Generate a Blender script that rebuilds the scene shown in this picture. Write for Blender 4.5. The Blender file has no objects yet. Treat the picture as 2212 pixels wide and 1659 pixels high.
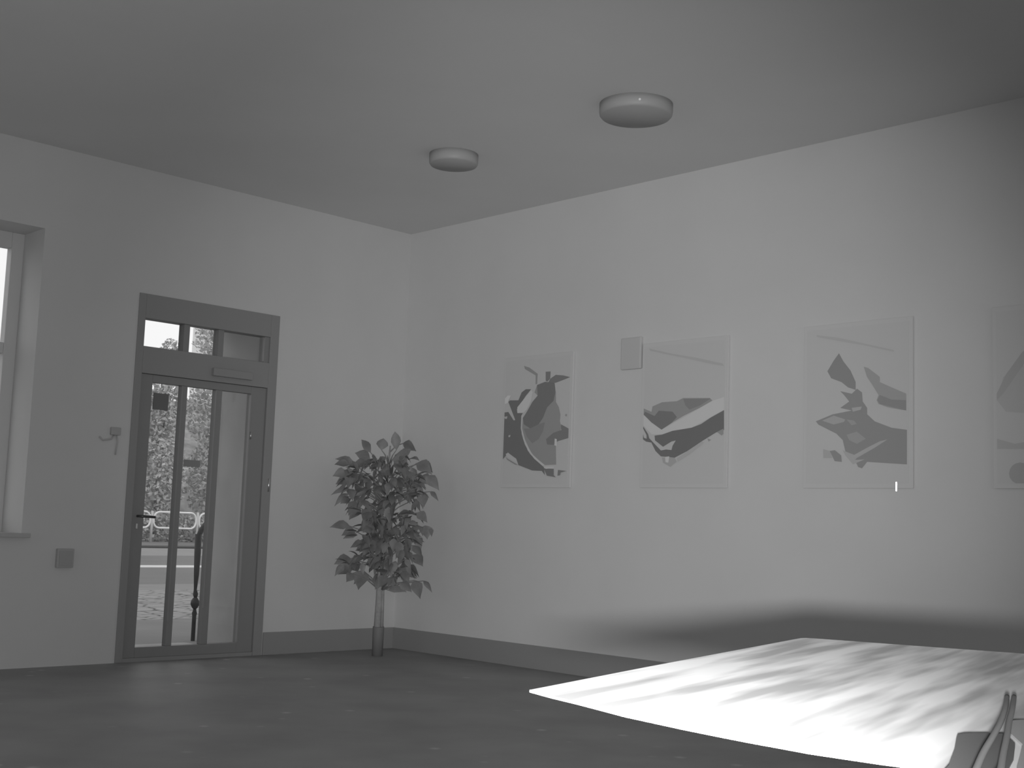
# ---------------------------------------------------------------- camera, sky, lights, exposure
import bpy, bmesh, math, random
from mathutils import Vector, Matrix
from mathutils.geometry import tessellate_polygon
sc = bpy.context.scene
COL = sc.collection
cam_d = bpy.data.cameras.new('camera')
cam = bpy.data.objects.new('camera', cam_d)
COL.objects.link(cam)
cam_d.sensor_width = 36.0
cam_d.lens = 2725.63 / 2212 * 36.0
cam_d.clip_start = 0.02
cam_d.clip_end = 400
RX = Vector((0.99938399, -0.00396739, 0.03486984))
UP = Vector((-0.03509481, -0.11297821, 0.99297748))
FW = Vector((0.0, 0.99358954, 0.11304785))
m = Matrix((RX, UP, -FW)).transposed().to_4x4()
m.translation = Vector((0, 0, 1.13))
cam.matrix_world = m
sc.camera = cam

w = bpy.data.worlds.new('overcast_sky')
sc.world = w
w.use_nodes = True
bg = w.node_tree.nodes['Background']
bg.inputs[0].default_value = (1, 1, 1, 1)
bg.inputs[1].default_value = 1.08

def spot(name, loc, target, energy, angle, blend, radius):
    l = bpy.data.lights.new(name, 'SPOT')
    l.energy = energy; l.spot_size = math.radians(angle); l.spot_blend = blend
    l.shadow_soft_size = radius
    o = bpy.data.objects.new(name, l)
    COL.objects.link(o)
    o.location = loc
    o.rotation_euler = (Vector(target) - Vector(loc)).to_track_quat('-Z', 'Y').to_euler()
    return o
# the infrared lamp built into the surveillance camera, just under its lens
spot('infrared_lamp', (-0.005, 0.0, 1.08), (0.68, 9.3, 1.85), 1090, 47.5, 1.0, 0.02)
spot('infrared_lamp_wide', (-0.005, 0.0, 1.08), (-5.6, 9.3, 3.3), 440, 112, 1.0, 0.02)

sc.view_settings.view_transform = 'Standard'
sc.view_settings.look = 'None'
sc.view_settings.gamma = 1
sc.view_settings.use_curve_mapping = False
sc.view_settings.exposure = 0

# ---------------------------------------------------------------- helpers
random.seed(7)
MATS = {}
def mat(name, v, rough=0.8, metal=0.0, noise=0.0, scale=4.0, spec=0.3, stretch=None, bump=0.0):
    if name in MATS: return MATS[name]
    M = bpy.data.materials.new(name); M.use_nodes = True
    nt = M.node_tree; b = nt.nodes['Principled BSDF']
    b.inputs['Base Color'].default_value = (v, v, v, 1)
    b.inputs['Roughness'].default_value = rough
    b.inputs['Metallic'].default_value = metal
    b.inputs['Specular IOR Level'].default_value = spec
    if noise or bump:
        tc = nt.nodes.new('ShaderNodeTexCoord'); mp = nt.nodes.new('ShaderNodeMapping')
        nz = nt.nodes.new('ShaderNodeTexNoise'); nz.inputs['Scale'].default_value = scale
        nz.inputs['Detail'].default_value = 3
        nt.links.new(tc.outputs['Object'], mp.inputs[0]); nt.links.new(mp.outputs[0], nz.inputs['Vector'])
        if stretch: mp.inputs['Scale'].default_value = stretch
        if noise:
            r = nt.nodes.new('ShaderNodeMapRange')
            r.inputs['From Min'].default_value = 0.3; r.inputs['From Max'].default_value = 0.7
            r.inputs['To Min'].default_value = v * (1 - noise); r.inputs['To Max'].default_value = v * (1 + noise)
            nt.links.new(nz.outputs['Fac'], r.inputs['Value'])
            nt.links.new(r.outputs[0], b.inputs['Base Color'])
        if bump:
            bp = nt.nodes.new('ShaderNodeBump'); bp.inputs['Strength'].default_value = bump
            nt.links.new(nz.outputs['Fac'], bp.inputs['Height']); nt.links.new(bp.outputs[0], b.inputs['Normal'])
    MATS[name] = M
    return M

def glass():
    if 'window_glass' in MATS: return MATS['window_glass']
    M = bpy.data.materials.new('window_glass'); M.use_nodes = True
    nt = M.node_tree; nt.nodes.remove(nt.nodes['Principled BSDF'])
    t = nt.nodes.new('ShaderNodeBsdfTransparent'); t.inputs[0].default_value = (0.97, 0.97, 0.97, 1)
    g = nt.nodes.new('ShaderNodeBsdfGlossy'); g.inputs['Roughness'].default_value = 0.02
    x = nt.nodes.new('ShaderNodeMixShader'); x.inputs[0].default_value = 0.05
    nt.links.new(t.outputs[0], x.inputs[1]); nt.links.new(g.outputs[0], x.inputs[2])
    nt.links.new(x.outputs[0], nt.nodes['Material Output'].inputs[0])
    MATS['window_glass'] = M
    return M

def obj(name, bm, mats, parent=None, smooth=False, mw=None):
    me = bpy.data.meshes.new(name)
    bmesh.ops.recalc_face_normals(bm, faces=bm.faces)
    if smooth:
        for f in bm.faces: f.smooth = True
    bm.to_mesh(me); bm.free()
    for mm in (mats if isinstance(mats, (list, tuple)) else [mats]): me.materials.append(mm)
    o = bpy.data.objects.new(name, me); COL.objects.link(o)
    if mw is not None: o.matrix_world = mw
    if parent: o.parent = parent
    return o
def empty(name, mw=None, parent=None):
    o = bpy.data.objects.new(name, None); COL.objects.link(o)
    if mw is not None: o.matrix_world = mw
    if parent: o.parent = parent
    return o
def tag(o, label, cat, group=None, kind=None):
    o['label'] = label; o['category'] = cat
    if group: o['group'] = group
    if kind: o['kind'] = kind
    return o
def struct(o, label=None):
    o['kind'] = 'structure'
    if label: o['label'] = label
    return o
def box(bm, x0, x1, y0, y1, z0, z1, bev=0.0, mi=0):
    r = bmesh.ops.create_cube(bm, size=1)
    for v in r['verts']:
        v.co = Vector((x0 + (v.co.x + .5) * (x1 - x0), y0 + (v.co.y + .5) * (y1 - y0), z0 + (v.co.z + .5) * (z1 - z0)))
    fs = {f for v in r['verts'] for f in v.link_faces}
    for f in fs: f.material_index = mi
    if bev:
        es = list({e for v in r['verts'] for e in v.link_edges})
        bmesh.ops.bevel(bm, geom=es, offset=bev, segments=2, affect='EDGES', profile=.6)
def tube(bm, pts, rad, n=10, closed=False, cap=True):
    pts = [Vector(p) for p in pts]; N = len(pts)
    rad = rad if isinstance(rad, (list, tuple)) else [rad] * N
    rings = []; ref = None
    for i, p in enumerate(pts):
        if closed: d = (pts[(i + 1) % N] - pts[i - 1]).normalized()
        else: d = (pts[min(i + 1, N - 1)] - pts[max(i - 1, 0)]).normalized()
        if ref is None: ref = Vector((0, 0, 1)) if abs(d.z) < .9 else Vector((1, 0, 0))
        a = (ref - d * ref.dot(d)).normalized(); ref = a; b = d.cross(a)
        rings.append([bm.verts.new(p + (a * math.cos(t) + b * math.sin(t)) * rad[i]) for t in [2 * math.pi * k / n for k in range(n)]])
    for i in range(N if closed else N - 1):
        A, B = rings[i], rings[(i + 1) % N]
        for k in range(n): bm.faces.new((A[k], A[(k + 1) % n], B[(k + 1) % n], B[k]))
    if cap and not closed:
        bm.faces.new(rings[0]); bm.faces.new(rings[-1][::-1])
def lathe(bm, prof, cx=0, cy=0, n=24):
    tube(bm, [(cx, cy, z) for z, r in prof], [max(r, .0005) for z, r in prof], n)
def prism(bm, poly, z0, z1):
    a = [bm.verts.new((x, y, z0)) for x, y in poly]; b = [bm.verts.new((x, y, z1)) for x, y in poly]
    bm.faces.new(a[::-1]); bm.faces.new(b)
    for i in range(len(a)):
        j = (i + 1) % len(a); bm.faces.new((a[i], a[j], b[j], b[i]))
NB = bmesh.new

# ---------------------------------------------------------------- room frame
CORNER = Vector((-1.0058925, 11.73847225, 0))
DL = Vector((-0.70793592, -0.70627667, 0))      # along the door wall, away from the corner
DR = Vector((0.69119271, -0.72267049, 0))       # along the picture wall, away from the corner
NL = Vector((-0.70627667, 0.70793592, 0))       # outward through the door wall
NR = Vector((0.72267049, 0.69119271, 0))        # outward through the picture wall
CEIL = 3.859
def frame(o, x, y):
    M = Matrix((x, y, Vector((0, 0, 1)))).transposed().to_4x4(); M.translation = o; return M
ML = frame(CORNER, DL, NL)                      # local x along the door wall, y outward, z up
MR = frame(CORNER, DR, NR)

plaster = mat('white_plaster', 0.64, 0.9, noise=0.02, scale=1.5)
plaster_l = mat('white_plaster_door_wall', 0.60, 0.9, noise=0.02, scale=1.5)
ceil_m = mat('ceiling_paint', 0.70, 0.95, noise=0.02, scale=1.0)
TH = 0.95
LEN_L, LEN_R = 9.6, 10.8
D0, D1, DT = 1.43, 2.75, 2.865
W0, W1, WB, WT = 3.55, 5.3, 0.965, 3.225

bm = NB()
box(bm, -TH, D0, 0, TH, 0, CEIL)
box(bm, D0, D1, 0, TH, DT, CEIL)
box(bm, D1, 3.1, 0, TH, 0, CEIL)
box(bm, 3.1, W0, 0, .44, 0, CEIL)
box(bm, W0, W1, 0, .44, 0, WB)
box(bm, W0, W1, 0, .44, WT, CEIL)
box(bm, W1, LEN_L + .3, 0, .44, 0, CEIL)
struct(obj('wall_left', bm, plaster_l, mw=ML), 'white plastered wall with the glazed entrance door and window')
bm = NB(); box(bm, 0, LEN_R + .3, 0, .3, 0, CEIL)
struct(obj('wall_right', bm, plaster, mw=MR), 'white plastered wall hung with the large posters')
# walls behind and beside the camera; their unseen windows are added for fill light
PL = CORNER + DL * LEN_L; PR = CORNER + DR * LEN_R
def fill_window_wall(name, L, M_, n, lab, a, b, z0, z1):
    bm = NB()
    box(bm, 0, a, -.3, 0, 0, CEIL); box(bm, b, L + .3, -.3, 0, 0, CEIL); box(bm, a, b, -.3, 0, 0, z0); box(bm, a, b, -.3, 0, z1, CEIL)
    struct(obj(name, bm, plaster, mw=M_))
    wf = empty('window_%d' % n, M_ @ Matrix.Translation((a, 0, z0))); struct(wf, lab)
    W_ = b - a; H_ = z1 - z0; fm = mat('shopfront_frame', .25, .5)
    bm = NB()
    for i in range(5): x = W_ * i / 4; box(bm, max(0, x - .04), min(W_, x + .04), -.18, -.11, 0, H_)
    box(bm, 0, W_, -.18, -.11, 0, .08); box(bm, 0, W_, -.18, -.11, H_ - .08, H_)
    o = obj('window_frame', bm, fm, None); o.parent = wf
    for i in range(4):
        bm = NB(); box(bm, W_ * i / 4 + .04, W_ * (i + 1) / 4 - .04, -.15, -.144, .08, H_ - .08)
        p = obj('window_pane', bm, glass(), None); p.parent = o
    l = bpy.data.lights.new('window_portal', 'AREA'); l.shape = 'RECTANGLE'; l.size = W_; l.size_y = H_; l.cycles.is_portal = True
    lo = bpy.data.objects.new('window_portal', l); COL.objects.link(lo)
    c = M_ @ Vector((a + W_ / 2, -.2, z0 + H_ / 2)); d = (M_.to_3x3() @ Vector((0, 1, 0)))
    lo.location = c; lo.rotation_euler = d.to_track_quat('-Z', 'Y').to_euler()
fill_window_wall('wall_rear', LEN_R, frame(PL, DR, -DL), 2, 'long shop window behind the camera', 1.2, 4.2, .9, 3.2)
fill_window_wall('wall_side', LEN_L, frame(PR, DL, -DR), 3, 'second shop window behind the camera', 1.5, 5.5, .9, 3.2)
Q = [CORNER - DL * .02 - DR * .02, PL - DR * .02, PL + DR * (LEN_R + .02), PR - DL * .02]
poly = [(q.x, q.y) for q in Q]
Qo = [CORNER + NL * .8 + NR * .3, PL + NL * .8 + DL * .3, PL + DR * (LEN_R + .3) + DL * .3, PR + NR * .3 + DR * .3]
bm = NB(); prism(bm, [(q.x, q.y) for q in Qo], CEIL, CEIL + .3)
struct(obj('ceiling', bm, ceil_m))

def floor_mat():
    M = mat('terrazzo_floor', 0.3, 0.55, noise=0.12, scale=1.6, spec=.25)
    nt = M.node_tree; b = nt.nodes['Principled BSDF']
    src = b.inputs['Base Color'].links[0].from_socket
    tc = nt.nodes.new('ShaderNodeTexCoord')
    vo = nt.nodes.new('ShaderNodeTexVoronoi'); vo.inputs['Scale'].default_value = 3.6; vo.inputs['Randomness'].default_value = 1
    nt.links.new(tc.outputs['Object'], vo.inputs['Vector'])
    r = nt.nodes.new('ShaderNodeMapRange'); r.inputs['From Min'].default_value = 0.04; r.inputs['From Max'].default_value = 0.14
    r.inputs['To Min'].default_value = 0.22; r.inputs['To Max'].default_value = 0.0
    nt.links.new(vo.outputs['Distance'], r.inputs['Value'])
    a = nt.nodes.new('ShaderNodeMath'); a.operation = 'MULTIPLY'
    nz = nt.nodes.new('ShaderNodeTexNoise'); nz.inputs['Scale'].default_value = 1.1
    nt.links.new(tc.outputs['Object'], nz.inputs['Vector'])
    r2 = nt.nodes.new('ShaderNodeMapRange'); r2.inputs['From Min'].default_value = .38; r2.inputs['From Max'].default_value = .6
    nt.links.new(nz.outputs['Fac'], r2.inputs['Value'])
    nt.links.new(r.outputs[0], a.inputs[0]); nt.links.new(r2.outputs[0], a.inputs[1])
    s = nt.nodes.new('ShaderNodeMath'); s.operation = 'ADD'
    nt.links.new(src, s.inputs[0]); nt.links.new(a.outputs[0], s.inputs[1])
    nt.links.new(s.outputs[0], b.inputs['Base Color'])
    return M
bm = NB(); prism(bm, [(q.x, q.y) for q in [CORNER, PL, PL + DR * LEN_R, PR]], -.12, 0)
struct(obj('floor', bm, floor_mat()), 'dark speckled stone floor')

skirt = mat('skirting_tile', 0.29, 0.6)
bm = NB(); box(bm, 0.0, D0 - .01, -.015, 0, 0, .187, .003)
struct(obj('baseboard_left', bm, skirt, mw=ML))
bm = NB(); box(bm, 0.015, LEN_R, -.015, 0, 0, .187, .003)
struct(obj('baseboard_right', bm, skirt, mw=MR))

# ---------------------------------------------------------------- entrance door (door wall frame: x along, y out, z up)
dark = mat('dark_painted_wood', 0.29, 0.5, spec=.3)
dark2 = mat('dark_painted_leaf', 0.25, 0.5, spec=.3)
steel = mat('brushed_steel', 0.75, 0.28, 1.0)
door = empty('door_1', ML @ Matrix.Translation((2.09, 0, 0)))
struct(door, 'dark glazed entrance door with a three-pane transom')
MD = Matrix.Translation((-2.09, 0, 0))
def dpart(name, bm, mm, parent=door, smooth=False):
    bmesh.ops.transform(bm, matrix=MD, verts=bm.verts)
    o = obj(name, bm, mm, None, smooth); o.parent = parent; return o
bm = NB()
box(bm, D0, 1.515, -.012, .1, 0, DT, .004); box(bm, 2.69, D1, -.012, .1, 0, DT, .004)
box(bm, 1.515, 2.69, -.012, .1, 2.672, DT, .004)
box(bm, 1.515, 2.69, -.012, .1, 2.235, 2.449, .004)
box(bm, 1.515, 2.69, 0.0, .1, 0, .03)
dpart('door_frame', bm, dark)
bm = NB()
box(bm, 1.515, 1.562, .004, .085, 2.449, 2.672, .003); box(bm, 1.963, 2.015, .004, .085, 2.449, 2.672, .003)
box(bm, 2.282, 2.336, .004, .085, 2.449, 2.672, .003)
tf = dpart('transom_frame', bm, dark2)
for a, b in ((1.562, 1.963), (2.015, 2.282), (2.336, 2.69)):
    bm = NB(); box(bm, a - .004, b + .004, .042, .048, 2.445, 2.676); dpart('transom_pane', bm, glass(), tf)
bm = NB()
box(bm, 1.518, 1.666, .006, .07, .03, 2.233, .004); box(bm, 2.582, 2.687, .006, .07, .03, 2.233, .004)
box(bm, 1.666, 2.582, .006, .07, 2.172, 2.233, .004); box(bm, 1.666, 2.582, .006, .07, .03, .11, .004)
box(bm, 1.943, 2.006, .01, .066, .11, 2.172, .004); box(bm, 2.266, 2.320, .01, .066, .11, 2.172, .004)
leaf = dpart('door_leaf', bm, dark2)
for a, b in ((1.666, 1.943), (2.006, 2.266), (2.320, 2.582)):
    bm = NB(); box(bm, a - .004, b + .004, .036, .042, .106, 2.176); dpart('glass_pane', bm, glass(), leaf)
bead = mat('glazing_bead', 0.42, 0.35, .6)
bm = NB(); box(bm, 1.664, 1.672, -.001, .02, .12, 2.16); box(bm, 1.563, 1.569, -.001, .02, 2.46, 2.66)
box(bm, 2.001, 2.007, .0, .012, .4, 2.165); box(bm, 2.314, 2.321, .0, .012, .3, 2.16)
dpart('glazing_bead', bm, mat('glazing_bead_dark', .3, .4, .2), leaf)
for z in (1.93, 1.83):
    pass
bm = NB()
lathe(bm, [(-.009, .001), (-.009, .024), (0, .026), (.001, .001)])
bmesh.ops.transform(bm, matrix=Matrix.Translation((2.64, -.0015, 1.118)) @ Matrix.Rotation(math.radians(-90), 4, 'X'), verts=bm.verts)
tube(bm, [(2.64, -.002, 1.118), (2.64, -.05, 1.118), (2.628, -.058, 1.118), (2.60, -.06, 1.117), (2.52, -.06, 1.114)], [.010, .010, .011, .011, .010], 12)
dpart('door_handle', bm, mat('dark_metal', .12, .35, .7), leaf, True)
bm = NB(); box(bm, 2.633, 2.648, -.004, .002, 1.02, 1.06, .002); dpart('keyhole_plate', bm, steel, leaf)
bm = NB(); tube(bm, [(1.455, -.016, 1.36), (1.455, -.016, 1.47)], .008, 12); dpart('hinge', bm, steel, door, True)
bm = NB(); tube(bm, [(1.655, -.005, 1.79), (1.655, -.005, 1.85)], .006, 12); dpart('hinge', bm, steel, door, True)
bm = NB(); box(bm, 1.69, 2.07, -.05, -.0125, 2.28, 2.345, .006); dpart('door_closer', bm, dark, door)
# exterior step in the doorway
bm = NB(); box(bm, D0, D1, .1, TH + .25, -.12, .0)
struct(obj('trim_1', bm, mat('stone_step', .32, .8, noise=.1, scale=3), mw=ML), 'stone threshold outside the entrance door')
bm = NB(); box(bm, D0, D0 + .012, .1, TH, 0, DT); box(bm, D1 - .012, D1, .1, TH, 0, DT); box(bm, D0, D1, .1, TH, DT - .012, DT)
struct(obj('trim_3', bm, mat('outer_render', .40, .9, noise=.06, scale=3), mw=ML), 'grey rendered sides of the deep outer doorway')
bm = NB(); box(bm, 2.42, 2.553, .030, .0355, 1.962, 2.094)
tag(obj('paper_notice', bm, mat('notice_back', .17, .8), mw=ML), 'dark square notice stuck high on the left glass pane of the door', 'notice')
bm = NB(); box(bm, 2.098, 2.246, .030, .0355, 1.528, 1.583)
tag(obj('sticker', bm, mat('sticker_back', .26, .7), mw=ML), 'small wide grey sticker halfway up the middle door pane', 'sticker')

# ---------------------------------------------------------------- window at the left edge
wn = empty('window_1', ML @ Matrix.Translation((W0, 0, WB)))
struct(wn, 'deep-set window at the left edge of the photo')
MW = Matrix.Translation((-W0, 0, -WB))
def wpart(name, bm, mm, parent=wn):
    bmesh.ops.transform(bm, matrix=MW, verts=bm.verts); o = obj(name, bm, mm, None); o.parent = parent; return o
wm = mat('window_frame_paint', .6, .5)
bm = NB()
box(bm, W0, 3.645, .34, .42, WB, WT, .004); box(bm, W1 - .1, W1, .34, .42, WB, WT, .004)
box(bm, 3.645, W1 - .1, .34, .42, 3.105, WT, .004); box(bm, 3.645, W1 - .1, .34, .42, WB, WB + .1, .004)
box(bm, 4.38, 4.47, .34, .42, WB + .1, 3.105, .004); box(bm, 3.645, W1 - .1, .345, .415, 2.30, 2.38, .004)
wf = wpart('window_frame', bm, wm)
bm = NB(); box(bm, 3.64, W1 - .095, .375, .381, WB + .095, 3.11); wpart('window_pane', bm, glass(), wf)
bm = NB(); box(bm, W0 - .05, W1 + .05, -.05, .34, WB - .03, WB + .002, .005)
wpart('window_sill', bm, mat('window_sill', .45, .5))

# ---------------------------------------------------------------- small things on the door wall
bm = NB(); box(bm, 3.15, 3.28, -.035, 0, .72, .86, .006)
e = empty('junction_box', ML @ Matrix.Translation((3.215, 0, .79))); tag(e, 'small dark square box low on the wall left of the door', 'box')
bmesh.ops.transform(bm, matrix=Matrix.Translation((-3.215, 0, -.79)), verts=bm.verts)
obj('box_body', bm, mat('dark_plastic', .42, .6), None).parent = e
bm = NB(); box(bm, -.05, .05, -.04, -.035, -.055, .055, .002); obj('cover_plate', bm, mat('dark_plastic_lid', .38, .6), None).parent = e
e = empty('intercom', ML @ Matrix.Translation((2.885, 0, 1.74))); tag(e, 'little dark gadget with trailing wires on the wall beside the upper door frame', 'intercom')
bm = NB(); box(bm, -.045, .035, -.03, 0, -.01, .05, .006); obj('gadget_body', bm, mat('grey_plastic', .42, .6), None).parent = e
bm = NB(); tube(bm, [(.0, -.008, -.008), (.02, -.008, -.04), (.09, -.008, -.055), (.12, -.008, -.03)], .007, 8)
tube(bm, [(-.02, -.008, -.01), (-.03, -.008, -.06), (-.02, -.008, -.16)], .006, 8)
obj('wire', bm, mat('grey_plastic2', .46, .6), None, True).parent = e

# ---------------------------------------------------------------- posters
# printed shapes of each poster: (grey, outline in poster widths and heights)
ART = [
 [
  (0.33, [(0.297,0.927),(0.377,0.91),(0.504,0.856),(0.501,0.779),(0.478,0.776),(0.474,0.845),(0.314,0.901)]),
  (0.24, [(0.619,0.866),(0.69,0.865),(0.687,0.811),(0.646,0.789),(0.623,0.798)]),
  (0.24, [(0.764,0.836),(0.868,0.827),(0.972,0.81),(0.885,0.795),(0.767,0.776),(0.661,0.784),(0.69,0.811)]),
  (0.34, [(0.502,0.771),(0.616,0.79),(0.752,0.777),(0.774,0.704),(0.779,0.633),(0.823,0.592),(0.848,0.536),(0.843,0.489),(0.869,0.433),(0.82,0.387),(0.797,0.309),(0.81,0.168),(0.653,0.166),(0.529,0.21),(0.433,0.275),(0.349,0.365),(0.305,0.447),(0.307,0.527),(0.367,0.574),(0.44,0.644),(0.515,0.69),(0.467,0.716)]),
  (0.22, [(0.502,0.771),(0.616,0.79),(0.752,0.777),(0.768,0.704),(0.745,0.642),(0.658,0.597),(0.602,0.519),(0.543,0.473),(0.422,0.444),(0.326,0.478),(0.311,0.527),(0.367,0.574),(0.44,0.644),(0.515,0.69)]),
  (0.28, [(0.422,0.444),(0.543,0.473),(0.634,0.486),(0.608,0.416),(0.55,0.361),(0.46,0.331),(0.38,0.38),(0.329,0.446)]),
  (0.24, [(0.859,0.465),(0.979,0.431),(0.968,0.361),(0.822,0.34),(0.764,0.314),(0.674,0.319),(0.657,0.359),(0.759,0.404),(0.869,0.422)]),
  (0.2, [(0.0,0.577),(0.089,0.579),(0.174,0.511),(0.198,0.514),(0.084,0.657),(0.107,0.668),(0.235,0.664),(0.279,0.723),(0.34,0.745),(0.419,0.742),(0.344,0.696),(0.216,0.595),(0.226,0.566),(0.305,0.564),(0.287,0.487),(0.3,0.406),(0.352,0.325),(0.434,0.251),(0.53,0.202),(0.639,0.154),(0.658,0.091),(0.611,0.123),(0.473,0.127),(0.268,0.169),(0.234,0.213),(0.103,0.268),(0.065,0.236),(0.0,0.216),(0.0,0.372),(0.0,0.487),(0.03,0.51),(0.005,0.515)]),
  (0.64, [(0.344,0.688),(0.419,0.738),(0.443,0.717),(0.424,0.653),(0.366,0.59),(0.321,0.568),(0.226,0.566),(0.223,0.611)]),
  (0.6, [(0.305,0.56),(0.3,0.447),(0.367,0.34),(0.465,0.251),(0.56,0.206),(0.653,0.166),(0.624,0.158),(0.498,0.215),(0.402,0.276),(0.326,0.365),(0.286,0.447),(0.288,0.544)]),
  (0.7, [(0.018,0.684),(0.073,0.707),(0.121,0.705),(0.091,0.673),(0.077,0.649),(0.029,0.642)]),
  (0.55, [(0.072,0.256),(0.111,0.264),(0.234,0.218),(0.268,0.173),(0.105,0.231)]),
  (0.3, [(0.073,0.236),(0.106,0.219),(0.268,0.169),(0.221,0.173),(0.099,0.211)]),
  (0.22, [(0.64,0.142),(0.782,0.137),(0.785,0.09),(0.816,0.075),(0.688,0.087)]),
  (0.24, [(0.842,0.129),(0.96,0.121),(0.88,0.109),(0.874,0.09),(0.837,0.086)]),
  (0.62, [(0.631,0.156),(0.789,0.154),(0.782,0.141),(0.67,0.138)]),
  (0.66, [(0.784,0.361),(0.814,0.356),(0.817,0.305),(0.783,0.31)]),
  (0.36, [(0.922,0.538),(0.947,0.537),(0.944,0.521),(0.922,0.522)]),
  (0.5, [(0.035,0.543),(0.084,0.546),(0.077,0.526),(0.045,0.527)]),
  (0.5, [(0.11,0.398),(0.142,0.401),(0.135,0.385),(0.111,0.384)]),
 ],
 [
  (0.62, [(0.0,0.5),(0.253,0.394),(0.408,0.441),(0.698,0.529),(0.84,0.573),(0.962,0.593),(0.964,0.51),(0.819,0.465),(0.606,0.401),(0.26,0.363),(0.133,0.367),(0.0,0.429)]),
  (0.33, [(0.0,0.547),(0.127,0.521),(0.138,0.558),(0.252,0.583),(0.428,0.584),(0.501,0.603),(0.804,0.592),(0.834,0.574),(0.698,0.532),(0.505,0.481),(0.383,0.441),(0.253,0.395),(0.129,0.448),(0.0,0.505)]),
  (0.22, [(0.049,0.524),(0.166,0.491),(0.216,0.526),(0.38,0.514),(0.432,0.476),(0.371,0.438),(0.253,0.395),(0.129,0.448),(0.0,0.505)]),
  (0.27, [(0.502,0.596),(0.816,0.588),(0.698,0.546),(0.577,0.522),(0.528,0.552)]),
  (0.19, [(0.172,0.356),(0.26,0.361),(0.385,0.384),(0.606,0.4),(0.713,0.422),(0.819,0.462),(0.964,0.506),(0.968,0.377),(0.881,0.362),(0.729,0.309),(0.562,0.245),(0.416,0.202),(0.253,0.213),(0.188,0.25),(0.135,0.309),(0.07,0.317),(0.018,0.333),(0.0,0.352),(0.0,0.37),(0.043,0.344),(0.076,0.336),(0.075,0.361),(0.0,0.407),(0.0,0.422),(0.094,0.368),(0.108,0.339),(0.252,0.253),(0.314,0.259),(0.377,0.254),(0.389,0.283),(0.425,0.318),(0.375,0.312),(0.276,0.278),(0.179,0.323)]),
  (0.42, [(0.266,0.205),(0.416,0.202),(0.442,0.175),(0.369,0.14),(0.28,0.169)]),
  (0.62, [(0.304,0.209),(0.354,0.212),(0.343,0.169),(0.311,0.173)]),
  (0.34, [(0.788,0.325),(0.829,0.314),(0.8,0.303)]),
  (0.34, [(0.892,0.365),(0.962,0.385),(0.963,0.35),(0.945,0.34)]),
  (0.47, [(0.083,0.963),(0.366,0.91),(0.639,0.87),(0.939,0.815),(0.962,0.796),(0.785,0.823),(0.492,0.878),(0.24,0.921),(0.097,0.947)]),
  (0.47, [(0.441,0.196),(0.562,0.241),(0.729,0.306),(0.753,0.298),(0.587,0.223),(0.454,0.175)]),
 ],
 [
  (0.21, [(0.339,0.817),(0.382,0.764),(0.448,0.706),(0.496,0.634),(0.496,0.587),(0.425,0.605),(0.365,0.639),(0.267,0.667),(0.23,0.712),(0.291,0.776)]),
  (0.23, [(0.353,0.585),(0.461,0.565),(0.508,0.594),(0.555,0.569),(0.561,0.515),(0.602,0.475),(0.602,0.437),(0.671,0.393),(0.819,0.352),(0.952,0.337),(0.952,0.137),(0.603,0.155),(0.557,0.117),(0.522,0.125),(0.493,0.164),(0.404,0.219),(0.379,0.288),(0.319,0.328),(0.246,0.353),(0.148,0.387),(0.123,0.408),(0.282,0.446),(0.461,0.464),(0.354,0.483),(0.437,0.519),(0.389,0.56)]),
  (0.46, [(0.493,0.168),(0.51,0.179),(0.672,0.238),(0.785,0.285),(0.717,0.275),(0.603,0.239),(0.486,0.198),(0.439,0.21),(0.38,0.227),(0.404,0.195),(0.475,0.141),(0.58,0.17)]),
  (0.42, [(0.184,0.41),(0.294,0.438),(0.402,0.412),(0.39,0.397),(0.294,0.384)]),
  (0.34, [(0.415,0.319),(0.509,0.336),(0.591,0.292),(0.51,0.263),(0.439,0.287)]),
  (0.46, [(0.461,0.48),(0.555,0.485),(0.544,0.466),(0.473,0.456)]),
  (0.33, [(0.414,0.412),(0.485,0.402),(0.509,0.382),(0.462,0.375)]),
  (0.33, [(0.571,0.723),(0.612,0.713),(0.716,0.655),(0.716,0.624),(0.819,0.589),(0.947,0.547),(0.947,0.449),(0.875,0.459),(0.785,0.473),(0.705,0.495),(0.688,0.518),(0.705,0.548),(0.648,0.612),(0.601,0.66)]),
  (0.22, [(0.717,0.548),(0.819,0.517),(0.947,0.509),(0.947,0.449),(0.875,0.463),(0.717,0.494),(0.694,0.518)]),
  (0.44, [(0.198,0.237),(0.26,0.224),(0.284,0.181),(0.199,0.182)]),
  (0.24, [(0.26,0.224),(0.308,0.228),(0.368,0.196),(0.374,0.157),(0.308,0.162)]),
  (0.5, [(0.129,0.941),(0.338,0.912),(0.577,0.862),(0.841,0.808),(0.841,0.797),(0.577,0.851),(0.338,0.892),(0.129,0.929)]),
 ],
 [
  (0.5, [(0.084,0.609),(0.228,0.665),(0.374,0.651),(0.465,0.495),(0.36,0.396),(0.101,0.417),(0.033,0.483)]),
  (0.4, [(0.227,0.736),(0.271,0.761),(0.241,0.672),(0.083,0.517),(0.023,0.483),(0.009,0.519),(0.104,0.622)]),
  (0.45, [(0.021,0.271),(0.167,0.241),(0.273,0.253),(0.348,0.21),(0.03,0.215)]),
  (0.36, [(0.284,0.081),(0.278,0.058),(0.26,0.039),(0.233,0.027),(0.202,0.022),(0.171,0.027),(0.145,0.04),(0.127,0.059),(0.121,0.081),(0.128,0.104),(0.146,0.123),(0.173,0.135),(0.204,0.14),(0.235,0.135),(0.261,0.122),(0.278,0.103)]),
 ],
]
U0 = [1.378, 2.9195, 4.3639, 5.70]; PWD, PZ0, PZ1 = .809, 1.465, 2.569
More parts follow.
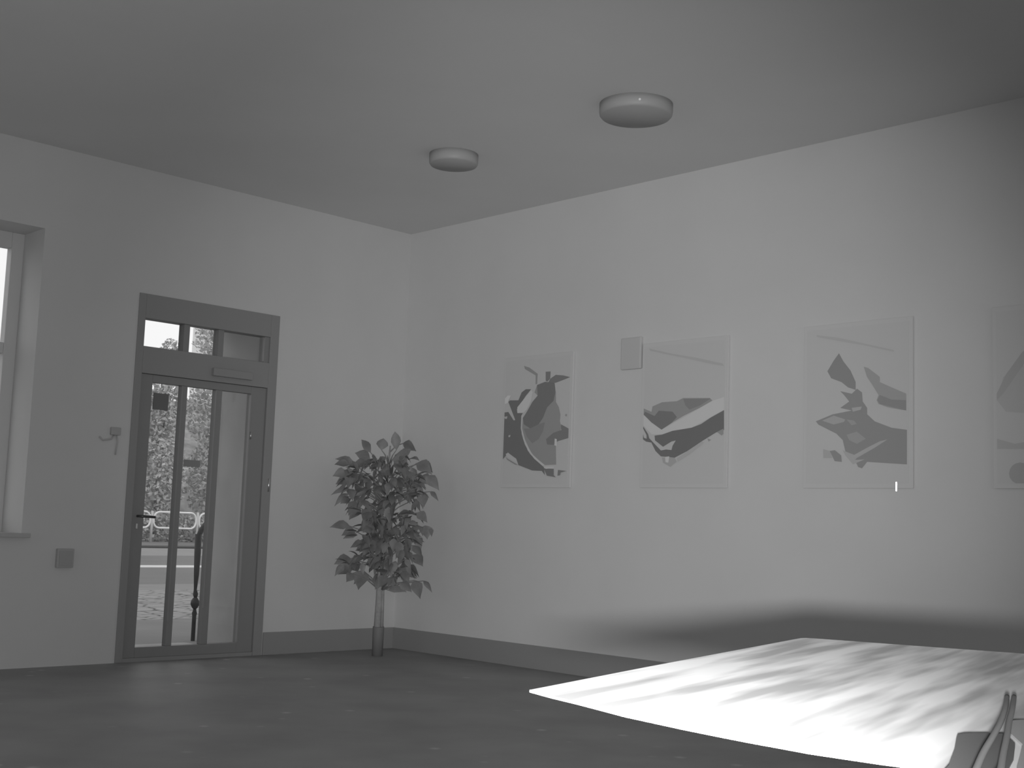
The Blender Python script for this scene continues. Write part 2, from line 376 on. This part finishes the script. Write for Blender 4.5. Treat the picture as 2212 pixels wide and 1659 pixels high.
LAB = ['poster of a dark rounded object, the one nearest the room corner',
       'middle poster showing a dark wedge with a broad pale band across it',
       'poster of a dark jagged mass crossed by a pale curved road',
       'faint pale poster cut off by the right edge of the photo']
def ink(v): return mat('printed_grey_%02d' % round(v * 100), v, .75, spec=.2)
for k, art in enumerate(ART):
    e = empty('poster', MR @ Matrix.Translation((U0[k] + PWD / 2, -.004, PZ0)))
    tag(e, LAB[k], 'poster', 'large posters on the wall')
    bm = NB(); box(bm, -PWD / 2, PWD / 2, -.018, 0, 0, PZ1 - PZ0, .002)
    obj('backing_board', bm, mat('board_edge', .62, .8), None).parent = e
    bm = NB(); mats = [ink(.605)]; idx = {}
    h = PZ1 - PZ0
    box(bm, -PWD / 2 + .025, PWD / 2 - .025, -.0195, -.018, .03, h - .03)
    y = -.0195
    for a, P in art:
        a = [a * 1.1, a * 1.12, a + (.62 - a) * .3, a + (.62 - a) * .35][k]
        if a not in idx: idx[a] = len(mats); mats.append(ink(a))
        y -= .0004
        pts = []
        for s_, t_ in P:
            q = (round(min(max((s_ - .5) * PWD, -PWD / 2 + .026), PWD / 2 - .026), 4), round(min(max(t_ * h, .031), h - .031), 4))
            if not pts or (abs(q[0] - pts[-1][0]) + abs(q[1] - pts[-1][1])) > .001: pts.append(q)
        V = [bm.verts.new((a_, y, b_)) for a_, b_ in pts]
        for tri in tessellate_polygon([[Vector((a_, b_, 0)) for a_, b_ in pts]]):
            try: bm.faces.new([V[i_] for i_ in tri]).material_index = idx[a]
            except ValueError: pass
    obj('printed_sheet', bm, mats, None).parent = e
CP = MR @ Vector((5.072, -.045, 1.475)); aim = (Vector((0, 0, 1.105)) - CP).normalized()
cm_ = frame(CP, Vector((0, 0, 1)).cross(aim).normalized(), aim); cm_ = Matrix((cm_.col[0].xyz, -aim, cm_.col[0].xyz.cross(-aim))).transposed().to_4x4(); cm_.translation = CP
bm = NB(); box(bm, -.005, .005, -.002, .002, -.03, .03, .001); box(bm, -.002, .002, 0, .02, -.004, .004)
tag(obj('metal_clip', bm, mat('polished_steel', .95, .33, 1.0), None, False, cm_), 'tiny shining metal clip at the lower edge of the poster with the curved road', 'clip')
bm = NB(); box(bm, 2.70, 2.905, -.03, 0, 2.38, 2.63, .01)
tag(obj('wall_box', bm, mat('pale_wall_box', .55, .9), mw=MR), 'pale grey box on the wall at the upper left of the middle poster', 'box')

# ---------------------------------------------------------------- ceiling lamps
lm = mat('opal_lamp_shade', .68, .5); lb = mat('lamp_rim', .40, .5)
def lamp(x, y, r, label):
    e = empty('ceiling_lamp', Matrix.Translation((x, y, CEIL))); tag(e, label, 'ceiling lamp', 'flush round ceiling lamps')
    bm = NB(); lathe(bm, [(-.082, r * .94), (-.07, r * .985), (-.05, r), (0, r)], n=48); obj('rim', bm, lb, None, True).parent = e
    bm = NB(); lathe(bm, [(-.088, .001), (-.088, r * .55), (-.084, r * .9), (-.078, r * .95)], n=48); obj('lamp_shade', bm, lm, None, True).parent = e
    return e
lamp(-.49, 9.10, .182, 'round drum lamp on the ceiling nearer the room corner')
l2 = lamp(.735, 7.86, .236, 'larger round ceiling lamp with a tiny bright point, right of the other lamp')
bm = NB(); bmesh.ops.create_icosphere(bm, subdivisions=2, radius=.009); o = obj('indicator', bm, mat('indicator_white', .95, .2), None, True); o.parent = l2; o.location = (.0, -.236, -.045)

# ---------------------------------------------------------------- potted tree
PX, PY, PS = -1.082, 11.0, 247.8
T0 = Vector((PX, PY, 0))
def cr(X, Y):            # traced leaf positions -> metres right of and above the trunk foot
    dx = (650 + X / 3.017 - 812) / PS; z = (1416 - (900 + Y / 3.017)) / PS
    return dx - .035 * z, z
OUT = [(440,260,378,178,45),(510,240,522,165,60),(612,240,600,122,50),(645,190,735,240,55),(430,300,328,262,60),(330,340,195,305,40),(300,400,205,425,50),(320,440,225,475,55),(290,530,200,615,35),(300,500,180,545,30),(260,540,275,598,35),(380,620,312,700,70),(320,740,188,752,45),(350,770,255,803,50),(400,840,318,878,40),(410,870,362,885,40),(330,950,222,985,60),(330,1010,237,1053,55),(350,1040,300,1095,50),(400,1020,370,1145,90),(400,1060,340,1110,50),(740,320,842,390,70),(770,310,842,375,50),(800,400,887,490,60),(760,400,830,455,60),(830,500,885,560,25),(780,520,795,600,60),(740,640,812,700,50),(800,720,812,808,60),(835,735,845,790,25),(740,800,772,868,50),(715,850,775,925,50),(720,910,778,985,60),(660,990,718,1050,50),(735,1070,772,1187,65),(785,1075,842,1150,28),(640,1090,718,1145,50),(560,1140,680,1150,35),(475,1040,520,1150,60),(560,1050,500,1130,60),(660,230,680,290,60),(590,300,690,330,70)]
FILL = [(340,330),(440,280),(600,255),(700,300),(760,380),(790,480),(760,560),(730,640),(760,720),(740,800),(690,880),(700,960),(680,1040),(600,1085),(500,1060),(440,980),(350,1010),(280,990),(330,940),(430,900),(400,820),(330,760),(420,700),(400,620),(340,620),(320,540),(250,460),(300,380)]
def inside(x, y, P):
    c = False
    for i in range(len(P)):
        (x1, y1), (x2, y2) = P[i], P[i - 1]
        if (y1 > y) != (y2 > y) and x < (x2 - x1) * (y - y1) / (y2 - y1) + x1: c = not c
    return c
def leaf_mesh(bm, a, b, wd, side):
    d = b - a; L = d.length
    if L < 1e-4: return
    d.normalize(); s = (side - d * side.dot(d)).normalized(); n = d.cross(s)
    rows = []
    for t, k in ((0, .04), (.15, .55), (.35, 1.0), (.55, .88), (.75, .52), (.9, .17), (1, .01)):
        c = a + d * (L * t) + Vector((0, 0, .12 * L * math.sin(math.pi * t)))
        rows.append([bm.verts.new(c + s * (wd / 2 * k) + n * (wd * .12 * k)), bm.verts.new(c), bm.verts.new(c - s * (wd / 2 * k) + n * (wd * .12 * k))])
    for i in range(6):
        for j in range(2): bm.faces.new((rows[i][j], rows[i][j + 1], rows[i + 1][j + 1], rows[i + 1][j]))
plant = empty('potted_tree', Matrix.Translation(T0))
tag(plant, 'bushy large-leaved tree with a bare trunk standing in the room corner', 'plant')
bm = NB(); U = 3.017 * PS
rnd = random.Random(11); stems = []
for X0, Y0, X1, Y1, wd in OUT:
    a, b = cr(X0, Y0), cr(X1, Y1); y = rnd.uniform(-.13, .1)
    A = Vector((a[0], y, a[1])); B = Vector((b[0], y + rnd.uniform(-.05, .05), b[1])); stems.append(A)
    leaf_mesh(bm, A, B, wd / U * 1.3, Vector((rnd.uniform(-.2, .2), rnd.uniform(-.3, .3), 1)) if abs(B.x - A.x) > abs(B.z - A.z) else Vector((1, rnd.uniform(-.4, .4), 0)))
n = 0
while n < 430:
    X, Y = rnd.uniform(190, 880), rnd.uniform(180, 1130)
    if not inside(X, Y, FILL): continue
    n += 1
    x, z = cr(X, Y); y = rnd.uniform(-.36, .16)
    A = Vector((x, y, z)); out = Vector((x - .03, y, 0)); out = out.normalized() if out.length > .02 else Vector((1, 0, 0))
    L = rnd.uniform(.09, .155)
    B = A + (out * rnd.uniform(.1, .6) + Vector((rnd.uniform(-.4, .4), rnd.uniform(-.4, .4), rnd.uniform(-.9, .1)))).normalized() * L
    # keep leaf tips inside the traced outline
    leaf_mesh(bm, A, B, L * rnd.uniform(.45, .62), Vector((rnd.uniform(-1, 1), rnd.uniform(-1, 1), rnd.uniform(-.4, .4))))
    if n % 5 == 0: stems.append(A)
fo = obj('foliage', bm, mat('green_leaves', .2, .5, spec=.35, noise=.25, scale=9), None, True); fo.parent = plant
bm = NB()
tube(bm, [(.0, 0, .2), (.004, 0, .5), (.0, 0, .85), (.02, .0, 1.2), (.03, 0, 1.55), (.04, 0, 1.8)], [.032, .028, .024, .018, .012, .006], 12)
tube(bm, [(.035, .01, .22), (.03, .01, .6), (.05, .03, 1.0), (.12, .05, 1.4)], [.017, .014, .01, .006], 10)
obj('trunk', bm, mat('tree_bark', .36, .9, noise=.15, scale=20), None, True).parent = plant
bm = NB()
for A in stems:
    zt = max(.55, A.z - rnd.uniform(.08, .25)); p0 = Vector((.0 + .02 * zt, 0, zt))
    mid = (p0 + A) / 2 + Vector((0, 0, .02)); tube(bm, [p0, mid, A], [.006, .004, .0025], 6)
obj('branches', bm, mat('twig_bark', .25, .9), None, True).parent = plant
bm = NB(); lathe(bm, [(0, .046), (.235, .049), (.245, .048), (.245, .042), (.235, .04)], n=32)
bmesh.ops.translate(bm, vec=(.01, 0, 0), verts=bm.verts)
pot = obj('plant_pot', bm, mat('slim_dark_pot', .20, .6), None, True); pot.parent = plant

# ---------------------------------------------------------------- counter near the camera
NEAR = [(.023, 1.044), (.040, 1.011), (.059, .980), (.089, .925), (.125, .874), (.156, .835), (.191, .796), (.226, .768), (.256, .748), (.30, .72), (.36, .68), (.5, .58), (.8, .42)]
FAR = [(1.35, 1.0), (1.02, 1.335), (.632, 1.554), (.53, 1.608), (.454, 1.650), (.41, 1.674), (.396, 1.678), (.388, 1.672), (.28, 1.488), (.14, 1.249)]
def grain_mat():
    M = bpy.data.materials.new('pale_grained_laminate'); M.use_nodes = True
    nt = M.node_tree; b = nt.nodes['Principled BSDF']; N = nt.nodes.new
    b.inputs['Roughness'].default_value = .4; b.inputs['Specular IOR Level'].default_value = .4
    tc = N('ShaderNodeTexCoord'); rot = N('ShaderNodeMapping'); rot.inputs['Rotation'].default_value = (0, 0, math.radians(-59.5))
    mp = N('ShaderNodeMapping'); mp.inputs['Scale'].default_value = (3.2, 36, 1)
    nt.links.new(tc.outputs['Object'], rot.inputs[0]); nt.links.new(rot.outputs[0], mp.inputs[0])
    nz = N('ShaderNodeTexNoise'); nz.inputs['Scale'].default_value = 1.0; nz.inputs['Detail'].default_value = 2.5
    nt.links.new(mp.outputs[0], nz.inputs['Vector'])
    cr_ = N('ShaderNodeValToRGB'); e = cr_.color_ramp.elements
    e[0].position = .36; e[0].color = (.42, .42, .42, 1); e[1].position = .60; e[1].color = (.84, .84, .84, 1)
    nt.links.new(nz.outputs['Fac'], cr_.inputs[0]); nt.links.new(cr_.outputs[0], b.inputs['Base Color'])
    return M
ct = empty('counter', Matrix.Translation((.7, 1.1, 0)))
tag(ct, 'counter with a pale streaked top glaring white under the infrared light', 'counter')
RIM = NEAR + FAR
cxy = Vector((.75, 1.05)); low = []
for x, y in RIM:
    d = cxy - Vector((x, y)); d.normalize(); low.append((x + d.x * .16, y + d.y * .16))
bm = NB()
L3 = [[bm.verts.new((x, y, 1.0)) for x, y in RIM], [bm.verts.new((x, y, .998)) for x, y in RIM], [bm.verts.new((x, y, .980)) for x, y in low]]
bm.faces.new(L3[0]); bm.faces.new(L3[2][::-1])
for A, B in ((L3[0], L3[1]), (L3[1], L3[2])):
    for i in range(len(A)):
        j = (i + 1) % len(A); bm.faces.new((A[i], A[j], B[j], B[i]))
bmesh.ops.translate(bm, vec=(-.7, -1.1, 0), verts=bm.verts)
obj('counter_top', bm, grain_mat(), None).parent = ct
bm = NB(); box(bm, .27, .5, -.5, .05, 0.0, .98, .004)
obj('counter_body', bm, mat('counter_body_panel', .25, .6), None).parent = ct

padm = mat('dark_rubber', .09, .9)
bm = NB(); prism(bm, [(.235, .70), (.262, .754), (.285, .810), (.304, .860), (.309, .872), (.316, .879), (.330, .883), (.345, .884), (.335, .84), (.312, .785), (.295, .75), (.275, .69)], 1.0005, 1.0018)
tag(obj('rubber_mat', bm, padm), 'small dark mat on the counter top in the bottom right corner, under two cables', 'mat')
bm = NB(); prism(bm, [(.280, .69), (.300, .75), (.318, .79), (.340, .84), (.350, .884), (.372, .944), (.380, .953), (.39, .957), (.55, .95), (.45, .70)], 1.0005, 1.0018)
tag(obj('sheet', bm, mat('grey_sheet', .30, .9)), 'grey sheet on the counter top in the bottom right corner beside the dark mat', 'sheet')
cm = mat('pale_cable', .2, .6)
def cable(pts, label):
    P = [Vector(p) for p in pts]; Q = []
    for i in range(len(P) - 1):
        for k in range(6):
            t = k / 6; a = P[max(i - 1, 0)]; b = P[i]; c = P[i + 1]; d = P[min(i + 2, len(P) - 1)]
            Q.append(.5 * ((2 * b) + (c - a) * t + (2 * a - 5 * b + 4 * c - d) * t * t + (3 * b - a - 3 * c + d) * t ** 3))
    Q.append(P[-1]); bm = NB(); tube(bm, Q, .0021, 10)
    tag(obj('cable', bm, cm, None, True), label, 'cable', 'cables at the counter corner')
Zc = 1.0042
cable([(x, y, Zc - max(0, y - 1) * .02) for x, y in ((.249, .685), (.266, .723), (.295, .788), (.326, .854), (.357, .921), (.391, .999), (.429, 1.092))], 'left of the two pale cables in the bottom right corner')
cable([(x, y, Zc - max(0, y - 1) * .02) for x, y in ((.268, .70), (.281, .726), (.308, .79), (.336, .856), (.364, .923), (.397, 1.0), (.435, 1.092))], 'right of the two pale cables in the bottom right corner')

# ---------------------------------------------------------------- street outside (door wall frame)
def strip(name, v0, v1, mm, z0=-.2, z1=0.0, u0=-70, u1=50, label=None):
    bm = NB(); box(bm, u0, u1, v0, v1, z0, z1); return struct(obj(name, bm, mm, mw=ML), label)
strip('pavement', TH, 3.56, mat('pavement_slab', .19, .9, noise=.1, scale=1.2), z1=-.001)
def cobble():
    M = mat('cobbles', .24, .9, noise=.15, scale=4); nt = M.node_tree; b = nt.nodes['Principled BSDF']
    tc = nt.nodes.new('ShaderNodeTexCoord'); mp = nt.nodes.new('ShaderNodeMapping'); mp.inputs['Scale'].default_value = (1.6, 3.2, 1)
    v = nt.nodes.new('ShaderNodeTexVoronoi'); v.feature = 'DISTANCE_TO_EDGE'; v.inputs['Scale'].default_value = 2
    nt.links.new(tc.outputs['Object'], mp.inputs[0]); nt.links.new(mp.outputs[0], v.inputs['Vector'])
    r = nt.nodes.new('ShaderNodeMapRange'); r.inputs['From Max'].default_value = .09; r.inputs['To Min'].default_value = .03; r.inputs['To Max'].default_value = .30
    nt.links.new(v.outputs['Distance'], r.inputs['Value']); nt.links.new(r.outputs[0], b.inputs['Base Color']); return M
strip('cobbled_sidewalk', 3.56, 8.42, cobble(), z1=.0)
strip('kerb', 8.42, 9.94, mat('kerb_stone', .22, .9, noise=.06, scale=2), z1=.0)
strip('road', 9.94, 23.4, mat('asphalt', .165, .9, noise=.06, scale=.8), z1=-.001)
strip('trim_2', 15.95, 16.95, mat('road_paint', .62, .8, noise=.1, scale=3), z0=-.001, z1=.008, label='white line painted on the road')
strip('road_shoulder', 23.4, 30.6, mat('pale_asphalt', .25, .9, noise=.06, scale=.8), z1=-.001)
strip('far_kerb', 30.6, 32.2, mat('dark_kerb', .07, .9), z1=.06)
strip('footpath', 32.2, 44.0, mat('far_path', .17, .9, noise=.2, scale=.6), z1=0)
# embankment rising behind the railing
bm = NB()
prof = [(44, 0), (44.6, .5), (47, 2.5), (52, 5.3), (58, 7.9), (64, 8.4), (70, 8.4)]
N_ = 60; rows = []
r3 = random.Random(5)
for i in range(N_ + 1):
    u = -75 + i * 2.2; rows.append([bm.verts.new((u, v + r3.uniform(-.3, .3), z + (r3.uniform(-.35, .3) if z > .2 else 0))) for v, z in prof])
for i in range(N_):
    for j in range(len(prof) - 1): bm.faces.new((rows[i][j], rows[i + 1][j], rows[i + 1][j + 1], rows[i][j + 1]))
struct(obj('hill', bm, mat('overgrown_bank', .27, .9, noise=.45, scale=1.3), None, True, ML), 'overgrown bank beyond the road')
def crown(bm, c, r, n, size, rr):
    for _ in range(n):
        d = Vector((rr.gauss(0, 1), rr.gauss(0, 1), rr.gauss(0, 1))).normalized()
        p = Vector(c) + Vector((d.x * r[0], d.y * r[1], d.z * r[2])) * rr.uniform(.55, 1.05)
        a = Vector((rr.gauss(0, 1), rr.gauss(0, 1), rr.gauss(0, 1))).normalized(); b = a.orthogonal().normalized()
        s = size * rr.uniform(.6, 1.3)
        bm.faces.new([bm.verts.new(p + a * s), bm.verts.new(p + b * s * .5), bm.verts.new(p - a * s), bm.verts.new(p - b * s * .5)])
tl = mat('tree_leaves_outside', .50, .8, noise=.12, scale=1.2)
def tree(u, v, blobs, label, seed):
    e = empty('tree', ML @ Matrix.Translation((u, v, 0))); tag(e, label, 'tree', 'trees beyond the road')
    rr = random.Random(seed); bm = NB()
    for (x, y, z, rx, ry, rz, n, s) in blobs: crown(bm, (x, y, z), (rx, ry, rz), n, s, rr)
    top = max(b[2] for b in blobs)
    obj('crown', bm, tl, None).parent = e
    bm = NB(); tube(bm, [(0, 0, 0), (.05, 0, top * .5), (blobs[-1][0] * .8, 0, top)], [.16, .11, .04], 8)
    for b in blobs: tube(bm, [(.03, 0, max(.5, b[2] * .55)), (b[0], b[1], b[2])], [.06, .03], 6)
    obj('trunk', bm, mat('tree_bark_outside', .3, .9), None, True).parent = e
tree(-21.85, 43.0, [(0, 0, 3.0, 1.2, 1.1, 2.2, 2000, .12), (0, 0, 6.0, 1.1, 1.0, 1.5, 1300, .12), (-.15, 0, 8.75, .42, .4, .5, 260, .09), (-.5, 0, 8.55, .4, .3, .25, 120, .09), (.25, 0, 8.55, .2, .2, .25, 60, .09)], 'tree whose small tuft shows against the sky in the left transom pane', 1)
tree(-25.15, 43.4, [(0, 0, 3.0, 1.7, 1.2, 2.0, 2200, .12), (0, 0, 6.3, 1.7, 1.3, 2.2, 2400, .12), (0.0, 0, 9.8, 1.55, 1.3, 2.3, 2200, .12)], 'tall tree filling the right of the middle transom pane', 2)
tree(-18.9, 43.2, [(0, 0, 2.8, 1.5, 1.1, 2.0, 2000, .12), (0, 0, 5.6, 1.5, 1.2, 1.5, 1800, .12)], 'broad low tree behind the left door pane', 3)
bm = NB(); r5 = random.Random(8)
for i in range(26): crown(bm, (-30 + i * .85, 40.7 + r5.uniform(-.1, .1), .55), (.7, .45, .75), 260, .10, r5)
h = obj('hedge', bm, mat('hedge_leaves', .36, .8, noise=.4, scale=1.5), mw=ML); tag(h, 'low clipped hedge running behind the white street railing', 'hedge')
# far pale tower block seen through the transom
e = empty('apartment_block_exterior', ML @ Matrix.Translation((-44.65, 78, 0))); tag(e, 'pale building glimpsed through the middle transom pane', 'building')
bm = NB(); box(bm, -8, 0, 0, 1.5, 0, 24); obj('wall', bm, mat('pale_render', .62, .9), None).parent = e
bm = NB(); box(bm, -8.1, .1, -.1, 1.6, 24, 24.4); obj('roof', bm, mat('roof_felt', .2, .9), None).parent = e

# railing across the road
rail = empty('street_railing', ML @ Matrix.Translation((-19.58, 39.34, 0)))
tag(rail, 'white tubular railing of rounded panels across the road', 'railing')
wp = mat('white_tube_paint', .88, .5)
for i in range(-2, 4):
    x = -2.18 * i
    bm = NB(); tube(bm, [(x, 0, 0), (x, 0, 1.31)], .05, 10); obj('post', bm, mat('grey_post_paint', .58, .5), None, True).parent = rail
    a, b, z0, z1, r = x - 2.10, x - .08, .6, 1.27, .27
    P = [(px_, 0, pz_) for px_, pz_ in [(cx_ + r * math.cos(math.radians(t)), cz_ + r * math.sin(math.radians(t))) for cx_, cz_, a0 in ((b - r, z1 - r, 0), (a + r, z1 - r, 90), (a + r, z0 + r, 180), (b - r, z0 + r, 270)) for t in range(a0, a0 + 91, 15)]]
    bm = NB(); tube(bm, P, .042, 8, closed=True); obj('rail_panel', bm, wp, None, True).parent = rail

# iron handrail beside the entrance step
hr = empty('handrail', ML @ Matrix.Translation((1.29, 1.3, 0)))
tag(hr, 'dark wrought iron handrail post with a ball, outside the door', 'handrail')
iron = mat('wrought_iron', .035, .6)
bm = NB()
lathe(bm, [(-.2, .02), (0, .019), (.22, .019), (.25, .024), (.27, .017), (.285, .016)], n=16)
tube(bm, [(0, 0, .395), (0, 0, .42), (.006, 0, .46), (.004, 0, .60), (0.006, 0, .8), (.01, 0, .97)], [.016, .024, .014, .024, .030, .030], 14)
obj('post', bm, iron, None, True).parent = hr
bm = NB(); lathe(bm, [(.285, .012), (.30, .026), (.32, .037), (.34, .041), (.36, .037), (.38, .026), (.395, .014)], n=20)
obj('ball', bm, iron, None, True).parent = hr
bm = NB(); tube(bm, [(.012, 0, .94), (-.02, .01, 1.0), (-.10, .03, 1.09), (-.2, .05, 1.18), (-.5, .1, 1.2)], [.02, .026, .024, .022, .02], 12)
obj('top_rail', bm, iron, None, True).parent = hr
bm = NB(); tube(bm, [(-.115, .05, -.2), (-.115, .05, 1.06)], .013, 10); obj('bar', bm, iron, None, True).parent = hr
